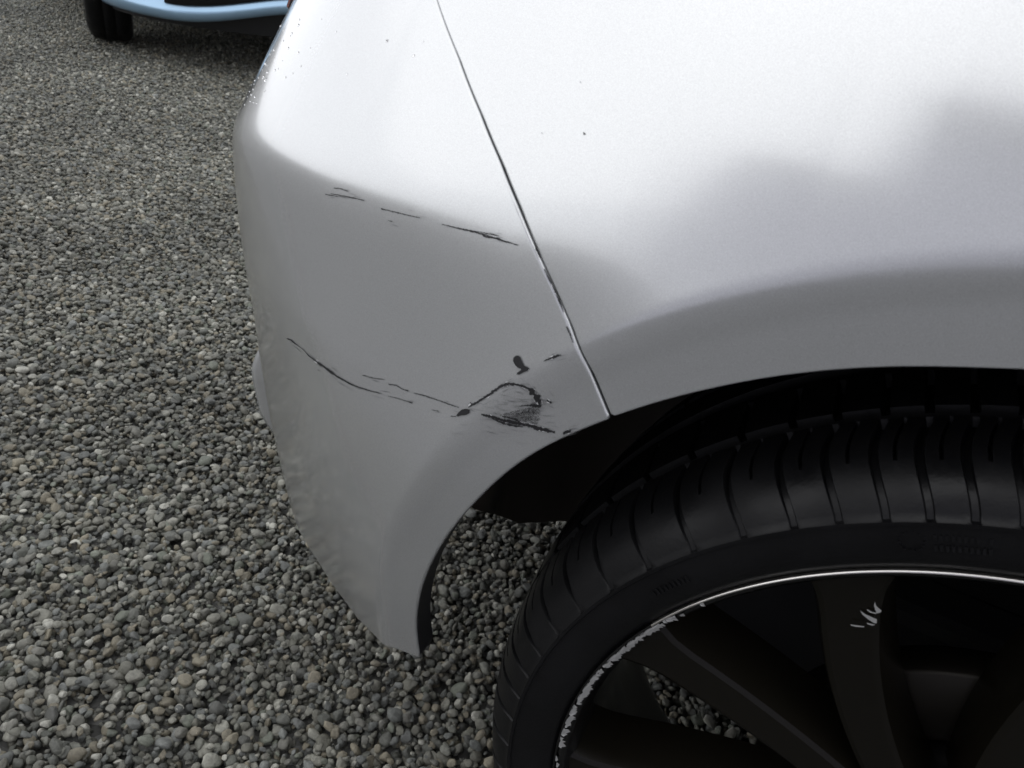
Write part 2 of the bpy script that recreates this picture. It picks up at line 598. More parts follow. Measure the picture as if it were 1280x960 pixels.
# ------------------------------------------------------------------ wheel
def tyre_mesh():
    # profile: (radius, y, outer surface), from the outer bead over the crown to the inner bead
    pts = [(0.2390, 0.0060), (0.2425, 0.0010), (0.2470, -0.0025), (0.2530, -0.0045), (0.2600, -0.0055), (0.2655, -0.0058), (0.2680, -0.0060), (0.2686, -0.0072), (0.2704, -0.0074),
           (0.2714, -0.0060), (0.2740, -0.0046), (0.2785, -0.0022), (0.2830, 0.0014), (0.2870, 0.0058), (0.2905, 0.0108), (0.2935, 0.0165), (0.2958, 0.0225), (0.2976, 0.0285),
           (0.2990, 0.0340), (0.2994, 0.0360), (0.2930, 0.0372), (0.2930, 0.0450), (0.3006, 0.0462), (0.3026, 0.0580), (0.3040, 0.0720), (0.3048, 0.0840),
           (0.2970, 0.0852), (0.2970, 0.0950), (0.3054, 0.0962), (0.3058, 0.1120), (0.3054, 0.1280), (0.2970, 0.1292), (0.2970, 0.1390), (0.3048, 0.1402), (0.3034, 0.1560), (0.3010, 0.1750),
           (0.2960, 0.1950), (0.2870, 0.2120), (0.2780, 0.2200), (0.2700, 0.2240), (0.2630, 0.2210), (0.2585, 0.2120)]
    pr = np.array(pts)
    # densify the shoulder
    dense = []
    for a, b in zip(pr[:-1], pr[1:]):
        k = max(1, int(np.hypot(*(b - a)) / 0.0035))
        for q in range(k):
            dense.append(a + (b - a) * q / k)
    dense.append(pr[-1])
    pr = np.array(dense)
    # groove angles: uneven pitch
    g = [104.9, 108.6, 112.2, 115.7, 119.3, 123.4, 127.6, 132.8, 138.6, 144.6, 150.5, 156.2, 161.6, 166.6, 171.2, 175.6, 180.2, 185.3]
    a = 185.3
    pit = [5.8, 5.2, 4.4, 3.9, 4.6, 5.4]
    k = 0
    while a < 104.9 + 360 - 8:
        a += pit[k % 6]
        g.append(a)
        k += 1
    g = np.array(g)
    # angular samples: tighter close to every groove
    A = []
    gg = np.concatenate([g, [g[0] + 360]])
    for q in range(len(g)):
        p = gg[q + 1] - gg[q]
        for d in (-0.42, -0.36, -0.28, -0.12, 0.12, 0.28, 0.36, 0.42, 0.9):
            A.append(g[q] + d)
        for fq in (0.30, 0.40):
            A.append(g[q] + p * fq)
        for d in (-0.17, -0.13, 0.0, 0.13, 0.17):
            A.append(g[q] + p * 0.52 + d)
        for fq in (0.66, 0.8):
            A.append(g[q] + p * fq)
    A = np.array(A)
    n = len(A)
    k = len(pr)
    V = np.zeros((n, k, 3))
    r, y = pr[:, 0], pr[:, 1]
    # outward normals of the profile
    tg = np.gradient(pr, axis=0)
    nn = np.stack([tg[:, 1], -tg[:, 0]], 1)
    nn /= np.linalg.norm(nn, axis=1, keepdims=True)
    sgn = np.where((nn[:, 0] * (r - 0.26) + nn[:, 1] * (y - 0.11)) < 0, -1, 1)
    nn *= sgn[:, None]
    sh = np.clip((y + 0.004) / 0.040, 0, 1)            # 0 at the ridge, 1 at the first groove
    curve = 1.0 * np.sin(np.clip(sh, 0, 1) * math.pi * 0.9) - 0.6 * sh      # bent groove line, degrees
    for i in range(n):
        q = i // 18
        p = gg[q + 1] - gg[q]
        loc = A[i] - g[q]
        dmain = abs(loc)
        dsip = abs(loc - p * 0.52)
        on_sh = (r > 0.2705) & (y < 0.0355)
        on_tr = (y > 0.046) & (y < 0.085)
        on_in = (y > 0.139) & (y < 0.20)
        dep = np.zeros(k)
        mainf = 1.0 if dmain < 0.30 else (0.25 if dmain < 0.38 else 0.0)
        dep += np.where(on_sh, mainf * 0.0045 * np.minimum(1, 0.25 + sh * 1.6), 0)
        dep += np.where(on_tr & (y < 0.078), mainf * 0.006, 0) + np.where(on_in, mainf * 0.005, 0)
        sipf = 1.0 if dsip < 0.15 else 0.0
        dep += np.where(on_sh & (sh > 0.45), sipf * 0.004, 0)
        aa = np.radians(A[i] + np.where(on_sh | (y < 0.0355) & (r > 0.2705), curve, np.where(y < 0.21, curve[np.argmax(y > 0.0355) - 1], 0)))
        rr_ = r - nn[:, 0] * dep
        yy_ = y - nn[:, 1] * dep
        V[i, :, 0] = rr_ * np.cos(aa)
        V[i, :, 1] = yy_
        V[i, :, 2] = rr_ * np.sin(aa)
    V = V.reshape(-1, 3)
    Fc = []
    for i in range(n):
        j = (i + 1) % n
        for q in range(k - 1):
            Fc.append((i * k + q, i * k + q + 1, j * k + q + 1, j * k + q))
    me = mesh(V, Fc)
    me.polygons.foreach_set('use_smooth', [True] * len(me.polygons))
    me.set_sharp_from_angle(angle=math.radians(38))
    return me

def spoke_mesh(a_rim, a_hub, w_rim=0.030, w_hub=0.020, r_hub=0.055, r_rim=0.2335):
    """a tapered spoke with a flat face, chamfered shoulders and deep sides, flaring where it meets the rim."""
    V, Fc = [], []
    st = 14
    for i in range(st + 1):
        t = i / st
        r = r_hub + (r_rim - r_hub) * t
        a = math.radians(a_hub + (a_rim - a_hub) * t)
        w = w_hub + (w_rim - w_hub) * t + 0.012 * max(0, (t - 0.86) / 0.14) ** 2
        yf = 0.030 - 0.012 * t - 0.008 * t * t         # face depth: dished towards the hub
        c, s_ = math.cos(a), math.sin(a)
        tx, tz = -s_, c
        sec = [(-w * 0.5 - 0.006, yf + 0.040), (-w * 0.5 - 0.003, yf + 0.010), (-w * 0.5, yf + 0.0016), (-w * 0.5 + 0.003, yf), (w * 0.5 - 0.003, yf), (w * 0.5, yf + 0.0016),
               (w * 0.5 + 0.003, yf + 0.010), (w * 0.5 + 0.006, yf + 0.040)]
        for d, y in sec:
            V.append((r * c + tx * d, y, r * s_ + tz * d))
    k = 8
    for i in range(st):
        for q in range(k):
            q2 = (q + 1) % k
            Fc.append((i * k + q, i * k + q2, (i + 1) * k + q2, (i + 1) * k + q))
    Fc.append(tuple(range(k - 1, -1, -1)))
    Fc.append(tuple(st * k + q for q in range(k)))
    me = mesh(V, Fc)
    me.polygons.foreach_set('use_smooth', [True] * len(me.polygons))
    me.set_sharp_from_angle(angle=math.radians(25))
    return me

TYREMESH = tyre_mesh()
BARREL = revolve([(0.2345, 0.006), (0.2338, 0.010), (0.2318, 0.013), (0.2312, 0.020), (0.2312, 0.050), (0.2312, 0.085), (0.2385, 0.140), (0.2500, 0.190), (0.2540, 0.205), (0.2570, 0.212),
                  (0.2590, 0.206), (0.2530, 0.190), (0.2415, 0.140), (0.2345, 0.070), (0.2350, 0.022), (0.2385, 0.012)], 160)
FLANGE = revolve([(0.2385, 0.012), (0.2408, 0.0030), (0.2400, 0.0008), (0.2375, 0.0018), (0.2352, 0.0042), (0.2345, 0.006)], 240)
LIPSEC = [(0.2416, 0.0020), (0.2416, 0.0000), (0.2409, -0.0010), (0.2402, -0.0006), (0.2400, 0.0010)]
LIP = revolve(LIPSEC, 160, 10, 151)
LIPB = revolve(LIPSEC, 200, 151, 370)
DISCM = revolve([(0.075, 0.075), (0.085, 0.070), (0.126, 0.070), (0.128, 0.072), (0.128, 0.092), (0.124, 0.094), (0.08, 0.094)], 96)
SHIELD = revolve([(0.06, 0.100), (0.120, 0.102), (0.124, 0.098)], 64)
HUBM = revolve([(0.001, 0.020), (0.030, 0.020), (0.034, 0.023), (0.036, 0.030), (0.060, 0.032), (0.072, 0.040), (0.072, 0.085)], 64)
GLINT = revolve([(0.2308, 0.014), (0.2290, 0.015), (0.2288, 0.028), (0.2308, 0.030)], 6, 126.8, 130.6)  # added pale strip standing for a glint on the barrel
GLINTMETAL = mat('painted_glint_metal', (0.35, 0.36, 0.38), 0.35, 0.7)
MV, MF = [], []
def mark(a0, a1, r0_, r1_):
    k = len(MV)
    for yy in (-0.0052, -0.0060):
        for a, r in ((a0, r0_), (a1, r0_), (a1, r1_), (a0, r1_)):
            an = math.radians(a)
            MV.append((r * math.cos(an), yy, r * math.sin(an)))
    MF.extend([(k + 4, k + 5, k + 6, k + 7), (k, k + 1, k + 5, k + 4), (k + 1, k + 2, k + 6, k + 5), (k + 2, k + 3, k + 7, k + 6), (k + 3, k, k + 4, k + 7)])
for q in range(10):
    for rr0 in (0.2555, 0.2605):
        if random.random() < 0.85:
            a = 115.6 - q * 0.5
            mark(a, a - 0.28, rr0, rr0 + 0.003)
for q in range(14):
    a = 117.6 + 1.1 * math.cos(q * 0.449)
    r = 0.2592 + 0.0048 * math.sin(q * 0.449)
    mark(a, a - 0.25, r, r + 0.0010)
for q in range(9):
    a = 146.5 - q * 0.62
    mark(a, a - 0.3, 0.2560, 0.2595)
MARKS = mesh(MV, MF)
SPOKES = [(124.5, 140.5), (157.0, 152.0), (191.0, 184.0), (93.5, 109.0), (60, 70), (25, 34), (-8, 2), (-44, -34), (-80, -70), (-116, -112), (-143, -146)]

def build_wheel(parent, loc, mirror=False):
    w = empty('wheel', loc, parent)
    if mirror:
        w.scale = (1, -1, 1)
    link('tyre', TYREMESH, TYRE, w)
    rim = link('rim', BARREL, RIMBLACK, w)
    link('rim_flange', FLANGE, RIMBLACK, w)
    link('rim_edge', LIP, LIPMETAL, w, label='bare machined rim edge')
    link('rim_edge', LIPB, RIMBLACK, w)
    for a, b in SPOKES:
        link('spoke', spoke_mesh(a, b), SPOKEFACE, w, smooth=False)
    link('brake_disc', DISCM, DISC, w)
    link('brake_shield', SHIELD, RIMBLACK, w)
    link('hub', HUBM, RIMBLACK, w)
    link('painted_glint', GLINT, GLINTMETAL, w)
    link('moulded_marking', MARKS, TYRE, w, smooth=False, kind='stuff')
    cal = box_mesh(-0.05, 0.05, 0.045, 0.115, 0.0, 0.075, 0.012)
    for v in cal.vertices:                                   # bend the caliper round the disc
        rr = 0.070 + v.co.z
        a = math.radians(20) - v.co.x / 0.13
        v.co = Vector((rr * math.cos(a), v.co.y, rr * math.sin(a)))
    link('brake_caliper', cal, HUBMETAL, w)
    return w

rear_wheel = build_wheel(car, (0, 0, WZ))
fwheel = copy_tree(rear_wheel, car)
fwheel.location = (2.62, 0, WZ)
for xx in (0, 2.62):
    w2 = copy_tree(rear_wheel, car)
    w2.location = (xx, 2 * HALF, WZ)
    w2.scale = (1, -1, 1)

# ------------------------------------------------------------------ wheel housing, underbody, rest of the car
hous = revolve([(0.366, -0.012), (0.372, 0.02), (0.372, 0.06), (0.378, 0.065), (0.378, 0.10), (0.370, 0.105), (0.370, 0.15), (0.377, 0.155), (0.377, 0.20), (0.368, 0.21), (0.364, 0.30), (0.30, 0.315), (0.05, 0.315)], 64, -2, 194)
for v in hous.vertices:
    an = math.degrees(math.atan2(v.co.z, v.co.x)) % 360
    an = an if an < 300 else an - 360
    amax = min(194.0, max(168.0, 172 + (v.co.y - 0.10) * 125))
    rv, na = math.hypot(v.co.x, v.co.z), math.radians(-2 + (an + 2) * (amax + 2) / 196)
    v.co.x, v.co.z = rv * math.cos(na), rv * math.sin(na)
    if v.co.y < 0.06:
        v.co.y += 0.018 + 0.055 * float(smooth(140, 172, an))
hl = link('wheel_arch_liner', hous, LINER, car)
hl.location = (0, 0, WZ)
arm = box_mesh(-0.215, 0.10, 0.185, 0.245, 0.185, 0.375, 0.012)
for v in arm.vertices:
    if v.co.x < -0.15 and v.co.z < 0.25:
        v.co.z += 0.045
link('suspension_arm', arm, UNDER, car, smooth=False)
link('underbody', box_mesh(-0.58, 3.3, 0.33, 2 * HALF - 0.33, 0.262, 0.30), UNDER, car, smooth=False)
link('sill', box_mesh(0.40, 2.24, 0.05, 0.34, 0.262, 0.30), UNDER, car, smooth=False)
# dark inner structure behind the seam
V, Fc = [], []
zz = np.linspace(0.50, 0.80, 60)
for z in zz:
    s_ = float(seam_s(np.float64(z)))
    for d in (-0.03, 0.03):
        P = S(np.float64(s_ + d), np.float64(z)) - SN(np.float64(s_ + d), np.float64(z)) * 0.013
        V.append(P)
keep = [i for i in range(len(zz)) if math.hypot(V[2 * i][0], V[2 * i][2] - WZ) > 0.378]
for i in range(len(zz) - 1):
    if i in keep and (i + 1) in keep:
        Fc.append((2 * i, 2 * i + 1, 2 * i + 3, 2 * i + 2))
link('seam_backing', mesh(V, Fc), PLASTIC_GAPSHADE, car)

def greenhouse(parent, rings, paint, glass):
    """cabin: rings of (x0, x1, y0, y1, z); window band between the first two, roof above."""
    def ring(x0, x1, y0, y1, z, r=0.12, n=6):
        out = []
        for cx, cy, a0 in ((x1 - r, y1 - r, 0), (x0 + r, y1 - r, 90), (x0 + r, y0 + r, 180), (x1 - r, y0 + r, 270)):
            for q in range(n + 1):
                a = math.radians(a0 + 90 * q / n)
                out.append((cx + r * math.cos(a), cy + r * math.sin(a), z))
        return out
    R_ = [ring(*r_) for r_ in rings]
    n = len(R_[0])
    link('window', mesh(R_[0] + R_[1], [(i, (i + 1) % n, n + (i + 1) % n, n + i) for i in range(n)]), glass, parent)
    V = R_[1] + R_[2]
    link('roof', mesh(V, [(i, (i + 1) % n, n + (i + 1) % n, n + i) for i in range(n)] + [tuple(range(n, 2 * n))]), paint, parent)

greenhouse(car, [(-0.50, 2.2, 0.12, 2 * HALF - 0.12, 0.935), (-0.28, 1.35, 0.27, 2 * HALF - 0.27, 1.36), (-0.15, 1.15, 0.36, 2 * HALF - 0.36, 1.43)], SILVER, GLASS)
# waist and bonnet deck
ring_s = np.linspace(-4.2, 1.40, 90)
rp = S(ring_s, np.full_like(ring_s, 0.948))
V = [tuple(p) for p in rp] + [(p[0], 2 * HALF - p[1], p[2]) for p in rp]
n = len(rp)
link('bonnet_deck', mesh(V, [(i, i + 1, n + i + 1, n + i) for i in range(n - 1)]), SILVER, car)
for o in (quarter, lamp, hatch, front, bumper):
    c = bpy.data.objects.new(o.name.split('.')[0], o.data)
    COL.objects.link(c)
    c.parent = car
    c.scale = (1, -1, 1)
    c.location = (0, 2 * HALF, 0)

# ------------------------------------------------------------------ scratches, chips and rain drops on the bumper
def on_skin(u, v, off=0.0004):
    h = cast(u, v)
    if h is None:
        return None
    n = h[1]
    if n.dot(ray(u, v)) > 0:
        n = -n
    return h[0] + n * off

def stroke(name, pts, material, parent, jag=0.6, off=0.0004, step=1.6, lab=None):
    """pts: (u, v, width in px); a ragged flat mark following the skin."""
    L, W_ = [], []
    for (a, b) in zip(pts[:-1], pts[1:]):
        d = math.hypot(b[0] - a[0], b[1] - a[1])
        k = max(1, int(d / step))
        for q in range(k):
            t = q / k
            L.append((a[0] + (b[0] - a[0]) * t, a[1] + (b[1] - a[1]) * t))
            W_.append(a[2] + (b[2] - a[2]) * t)
    L.append(pts[-1][:2])
    W_.append(pts[-1][2])
    V, Fc = [], []
    for i in range(len(L)):
        a, b = L[max(0, i - 1)], L[min(len(L) - 1, i + 1)]
        tx, ty = b[0] - a[0], b[1] - a[1]
        d = math.hypot(tx, ty) or 1
        nx, ny = -ty / d, tx / d
        for sg in (-1, 1):
            ww = max(0.12, W_[i] * 0.5 * (1 + jag * random.uniform(-1, 1)))
            P = on_skin(L[i][0] + nx * sg * ww, L[i][1] + ny * sg * ww, off)
            if P is None:
                return None
            V.append(P)
    for i in range(len(L) - 1):
        Fc.append((2 * i, 2 * i + 1, 2 * i + 3, 2 * i + 2))
    return link(name, mesh(V, Fc), material, parent, smooth=False)

def blob(name, pts, material, parent, off=0.0005):
    V = [on_skin(u, v, off) for u, v in pts]
    if any(p is None for p in V):
        return None
    return link(name, mesh(V, [tuple(range(len(V)))]), material, parent, smooth=False)

strokes = [
    [(407, 243, .8), (414, 244, 1.2), (423, 246, .6)],
    [(414, 242, .6), (425, 244, 1.0), (440, 247, 1.2), (456, 250.5, 1.2)],
    [(418, 235, .8), (427, 236, 1.1), (436, 239.5, .6)],
    [(477, 261, 1.1), (490, 264, 1.4), (508, 268.5, 1.0), (526, 272.5, .6)],
    [(486, 275.5, .9), (491, 277, 1.0)],
    [(553, 280.5, .8), (570, 284.5, 1.2), (590, 289, 2.0), (607, 293.5, 1.6), (626, 300, 1.8), (648, 306.5, 1.0)],
    [(590, 288.5, 1.0), (606, 291, .9), (624, 295, 1.2)],
    [(604, 294.5, 1.2), (615, 297, 2.4), (625, 298.5, 2.2)],
    # long lower scratch
    [(359, 423, 1.2), (364, 425, 1.5), (372, 431, .7), (380, 437, .6), (386, 444, .9), (394, 450, 1.8), (399, 454, 2.6), (405, 458, 1.6), (412, 463, 2.8), (420, 469, 2.0), (428, 474, 1.8),
     (437, 479, 1.7), (446, 483, 1.5), (457, 486.5, 1.2), (468, 489.5, 1.0), (478, 492, .7)],
    [(486, 495, .5), (498, 498, .6), (505, 500, .7), (516, 503.5, 1.0)],
    [(540, 512, .5), (549, 514, .9)],
    [(454, 469, .9), (462, 471, .6), (470, 473, .9), (481, 474, .6)],
    [(486, 480, .8), (496, 481.5, 1.0), (503, 486, .6), (511, 488.5, 1.2)],
    [(518, 491, .9), (531, 494.5, 1.0), (545, 499, .8), (560, 504.5, 1.0), (574, 509, .9)],
    [(564, 520, .7), (571, 520.5, .9)],
    # heavy scrape
    [(586, 509, 1.6), (596, 503, 2.6), (606, 497, 2.2), (616, 490, 3.0), (626, 483, 2.6), (633, 480.5, 3.6), (637, 479, 3.4), (646, 480.5, 2.6), (653, 482, 2.4), (660, 485, 1.8), (666, 487.5, 1.6)],
    [(661, 485, 2), (665, 489, 7.0), (669, 493, 4.5), (671, 497, 8.0), (674, 501, 5.0), (675.5, 505, 2.0)],
    [(650, 507, .8), (660, 506.5, 1.8), (668, 506, 4.0), (677, 507, 3.0)],
    [(588, 503, 1.6), (592, 505, 1.4)],
    [(684, 500, 2.4), (690, 503, 2.0)],
    [(602, 517.5, 2.0), (612, 520, 3.0), (624, 523.5, 3.2), (636, 526.5, 4.0), (648, 528.5, 4.2), (660, 531.5, 3.6), (672, 534.5, 4.0), (684, 538, 4.2), (694, 539.5, 2.0)],
    [(616, 523, 1.0), (630, 529, 2.0), (644, 532, 2.4), (654, 533, 1.4)],
    [(628, 520, 1.0), (640, 522.5, 1.6), (650, 526, 1.4)],
    [(680, 451, 1.2), (688, 448, 2.0), (695, 445, 3.0), (702, 443.5, 1.6)],
    [(704, 541.5, 2.2), (709, 539.5, 3.6), (714, 538.5, 3.2)],
]
for st_ in strokes:
    stroke('scratch', st_, SCRAPE, bumper)
blob('paint_chip', [(642.5, 447), (645, 444.5), (648.5, 444), (651.5, 447), (653.5, 452), (656, 457), (660, 458.5), (662.5, 460.5), (660, 463.5), (655, 465), (650, 468), (646.5, 468), (647, 465.5), (651, 463), (652.5, 461), (648, 459.5), (644.5, 456), (642, 451)],
     SCRAPE, bumper)
blob('paint_chip', [(571, 519), (574, 515), (578, 511.5), (583, 510.5), (588, 512), (587.5, 516), (583, 518.5), (577, 519), (573, 520.5)], SCRAPE, bumper)
# fine hair scratches beside the heavy ones, and a speckled scuff between the scrapes
HV, HF = [], []
def hair(u, v, du, dv, w):
    L_ = math.hypot(du, dv)
    nx, ny = -dv / L_ * w, du / L_ * w
    k = max(2, int(L_ / 3))
    base = len(HV)
    P_ = []
    for q in range(k + 1):
        t = q / k
        wq = (0.25 + math.sin(math.pi * t)) * random.uniform(0.5, 1.2)
        for sg in (-1, 1):
            p = on_skin(u + du * t + nx * wq * sg * 0.5, v + dv * t + ny * wq * sg * 0.5, 0.0003)
            if p is None:
                return
            P_.append(p)
    HV.extend(P_)
    HF.extend([(base + 2 * q, base + 2 * q + 1, base + 2 * q + 3, base + 2 * q + 2) for q in range(k)])
for st_ in strokes:
    for a, b in zip(st_[:-1], st_[1:]):
        if max(a[2], b[2]) < 0.9:
            continue
        for q in range(3 if max(a[2], b[2]) > 2 else 1):
            t = random.random()
            d = random.gauss(0, 1.0) * (2.5 + a[2] * 0.7)
            L_ = random.uniform(4, 15)
            ux, uy = (b[0] - a[0]), (b[1] - a[1])
            n_ = math.hypot(ux, uy) or 1
            hair(a[0] + ux * t - uy / n_ * d, a[1] + uy * t + ux / n_ * d, ux / n_ * L_, uy / n_ * L_ + random.gauss(0, .8), random.uniform(0.25, 0.7))
for q in range(70):
    hair(random.gauss(640, 28), random.gauss(512, 14), random.uniform(5, 22), random.uniform(-1, 5), random.uniform(0.2, 0.5))
LIFTED = mat('lifted_paint_edge', (0.72, 0.72, 0.72), 0.35)
dark_hairs, HV, HF = (HV, HF), [], []
for st_ in strokes:
    for a, b in zip(st_[:-1], st_[1:]):
        if max(a[2], b[2]) > 2.2 and random.random() < 0.8:
            for sg in (-1, 1):
                if random.random() < 0.55:
                    continue
                ux, uy = b[0] - a[0], b[1] - a[1]
                n_ = math.hypot(ux, uy) or 1
                d = sg * (a[2] * 0.5 + 0.7)
                hair(a[0] - uy / n_ * d, a[1] + ux / n_ * d, ux * random.uniform(.5, 1.0), uy * random.uniform(.5, 1.0), random.uniform(.4, .8))
for a in ((652, 459, 9, 2), (654, 464, 8, -2), (671, 503, 4, 6), (690, 355, 5, 12)):
    hair(*a, 1.0)
link('scuff', mesh(HV, HF), LIFTED, bumper, smooth=False, kind='stuff')
HV, HF = dark_hairs
HAIR = mat('fine_scratch', (0.10, 0.10, 0.10), 0.6)
link('scuff', mesh(HV, HF), HAIR, bumper, smooth=False, kind='stuff')
V, Fc = [], []
tri = [(612, 521), (668, 533), (674, 506)]
for q in range(1100):
    a, b = random.random(), random.random()
    if a + b > 1:
        a, b = 1 - a, 1 - b
    b = b ** 0.8
    u = tri[0][0] + (tri[1][0] - tri[0][0]) * a + (tri[2][0] - tri[0][0]) * b
    v = tri[0][1] + (tri[1][1] - tri[0][1]) * a + (tri[2][1] - tri[0][1]) * b
    dens = math.exp(-((u - 655) / 20) ** 2)
    if random.random() > dens * 1.0 + 0.1:
        continue
    sx, sy = random.uniform(0.2, 1.3) * random.random() + 0.2, random.uniform(0.15, 0.5)
    P = [on_skin(u + dx * sx, v + dy * sy + dx * sx * 0.2) for dx, dy in ((-1, -0.3), (0.2, -1), (1, 0.2), (0, 1))]
    if any(p is None for p in P):
        continue
    Fc.append(tuple(range(len(V), len(V) + 4)))
    V += P
link('scuff', mesh(V, Fc), SCRAPE, bumper, smooth=False, kind='stuff')
# chipped paint along the quarter panel's edge of the seam and stone chips above
for pts in ([(669, 303, 1.2), (672, 312, 2.2), (676, 322, 1.2)], [(681, 336, .8), (686, 346, 1.6), (693, 360, 1.2), (700, 376, 1.8), (705, 390, 1.2)], [(709, 408, 1.6), (713, 417, 1.8), (717, 428, 1.0)]):
    stroke('paint_chip', pts, SCRAPE, quarter, off=0.0006)
for u, v, a in ((730.5, 167, 1.5), (678, 166.5, .7), (726, 103, .7), (484, 51, .8)):
    stroke('paint_chip', [(u - .6, v - a, a * .8), (u, v, a * 1.3), (u + .4, v + a, a * .7)], SCRAPE, quarter if u > 600 else bumper, step=.8)

WATER = mat('rain_water', (1, 1, 1), 0.02, 0.0, Transmission_Weight=1.0, IOR=1.33)
bm = bmesh.new()
bmesh.ops.create_icosphere(bm, subdivisions=2, radius=1.0)
DROP = bpy.data.meshes.new('drop')
for v in bm.verts:
    v.co.z = max(v.co.z, -0.15) * 0.6
bm.to_mesh(DROP)
bm.free()
drops = [(363, 45), (353, 76), (373, 66), (376, 83), (366, 92), (357, 97), (377, 104), (388, 60), (434, 93), (529, 52), (517, 70), (484, 51), (402, 24), (344, 88), (420, 40)]
for q in range(46):                                          # most of the rain hangs along the rear edge
    v = random.uniform(22, 132)
    edge = float(np.interp(v, [0, 45, 95, 135, 180], [357, 333, 312, 300, 297]))
    drops.append((edge + 2 + abs(random.gauss(0, 13)), v))
for u, v in drops:
    h = cast(u, v)
    if h is None:
        continue
    n = h[1] if h[1].dot(ray(u, v)) < 0 else -h[1]
    o = link('water_drop', DROP, WATER, bumper)
    rr = random.uniform(0.0004, 0.00095)
    o.rotation_euler = n.to_track_quat('Z', 'Y').to_euler()
    o.scale = (rr, rr * random.uniform(0.8, 1.2), rr * random.uniform(0.7, 1.0))
    o.location = h[0] + n * 0.0001

# scuffs on the rim edge and spoke
def on_plane(u, v, y):
    d = ray(u, v)
    return CAM + d * ((y - CAM.y) / d.y)

def chip_mesh(pix, y):
    return [on_plane(u, v, y) - Vector((0, 0, WZ)) for u, v in pix]

V, Fc = [], []
for q in range(150):
    a = random.choice([random.gauss(168, 9), random.gauss(152, 3), random.gauss(165, 6), random.gauss(160, 3), random.gauss(176, 5)])
    ww = random.uniform(0.0008, 0.0026)
    r1 = 0.2405 - random.uniform(0, 0.002)
    r2 = r1 - random.uniform(0.0008, 0.004) * (1.0 if a > 130 else 0.6)
    k = len(V)
    for r, da in ((r1, -ww), (r1, ww), ((r1 + r2) / 2, ww * 1.2), (r2, ww * random.uniform(-.4, .8)), ((r1 + r2) / 2, -ww * 0.7)):
        an = math.radians(a) + da / 0.24
        yy = 0.0004 + max(0, (0.2385 - r)) * 0.7 - 0.0006
        V.append((r * math.cos(an), yy, r * math.sin(an)))
    Fc.append(tuple(range(k, k + 5)))
link('kerb_scuffs', mesh(V, Fc), CHIP, rear_wheel, smooth=False, kind='stuff')
for poly in ([(1093.5, 752), (1095, 757), (1098, 760), (1102, 763.5), (1100, 766), (1096, 766.5), (1094, 762), (1092.5, 757)],
             [(1084, 761.5), (1090, 765), (1096, 766), (1095, 767.5), (1088, 766), (1084, 763)],
             [(1075, 763), (1082, 768), (1091, 772), (1096, 774), (1096, 779), (1093, 779), (1085, 774), (1078, 768)],
             [(1083, 778.5), (1090, 780), (1094, 781), (1090, 782), (1084, 780)],
             [(1063, 780.5), (1070, 781.5), (1081, 783), (1079, 784), (1070, 783.6), (1064, 782)]):
    h = rear_wheel
    vv = [p - Vector((0, 0.0, 0)) for p in chip_mesh(poly, 0.0125)]
    link('scratch', mesh(vv, [tuple(range(len(vv)))]), CHIP, rear_wheel, smooth=False)

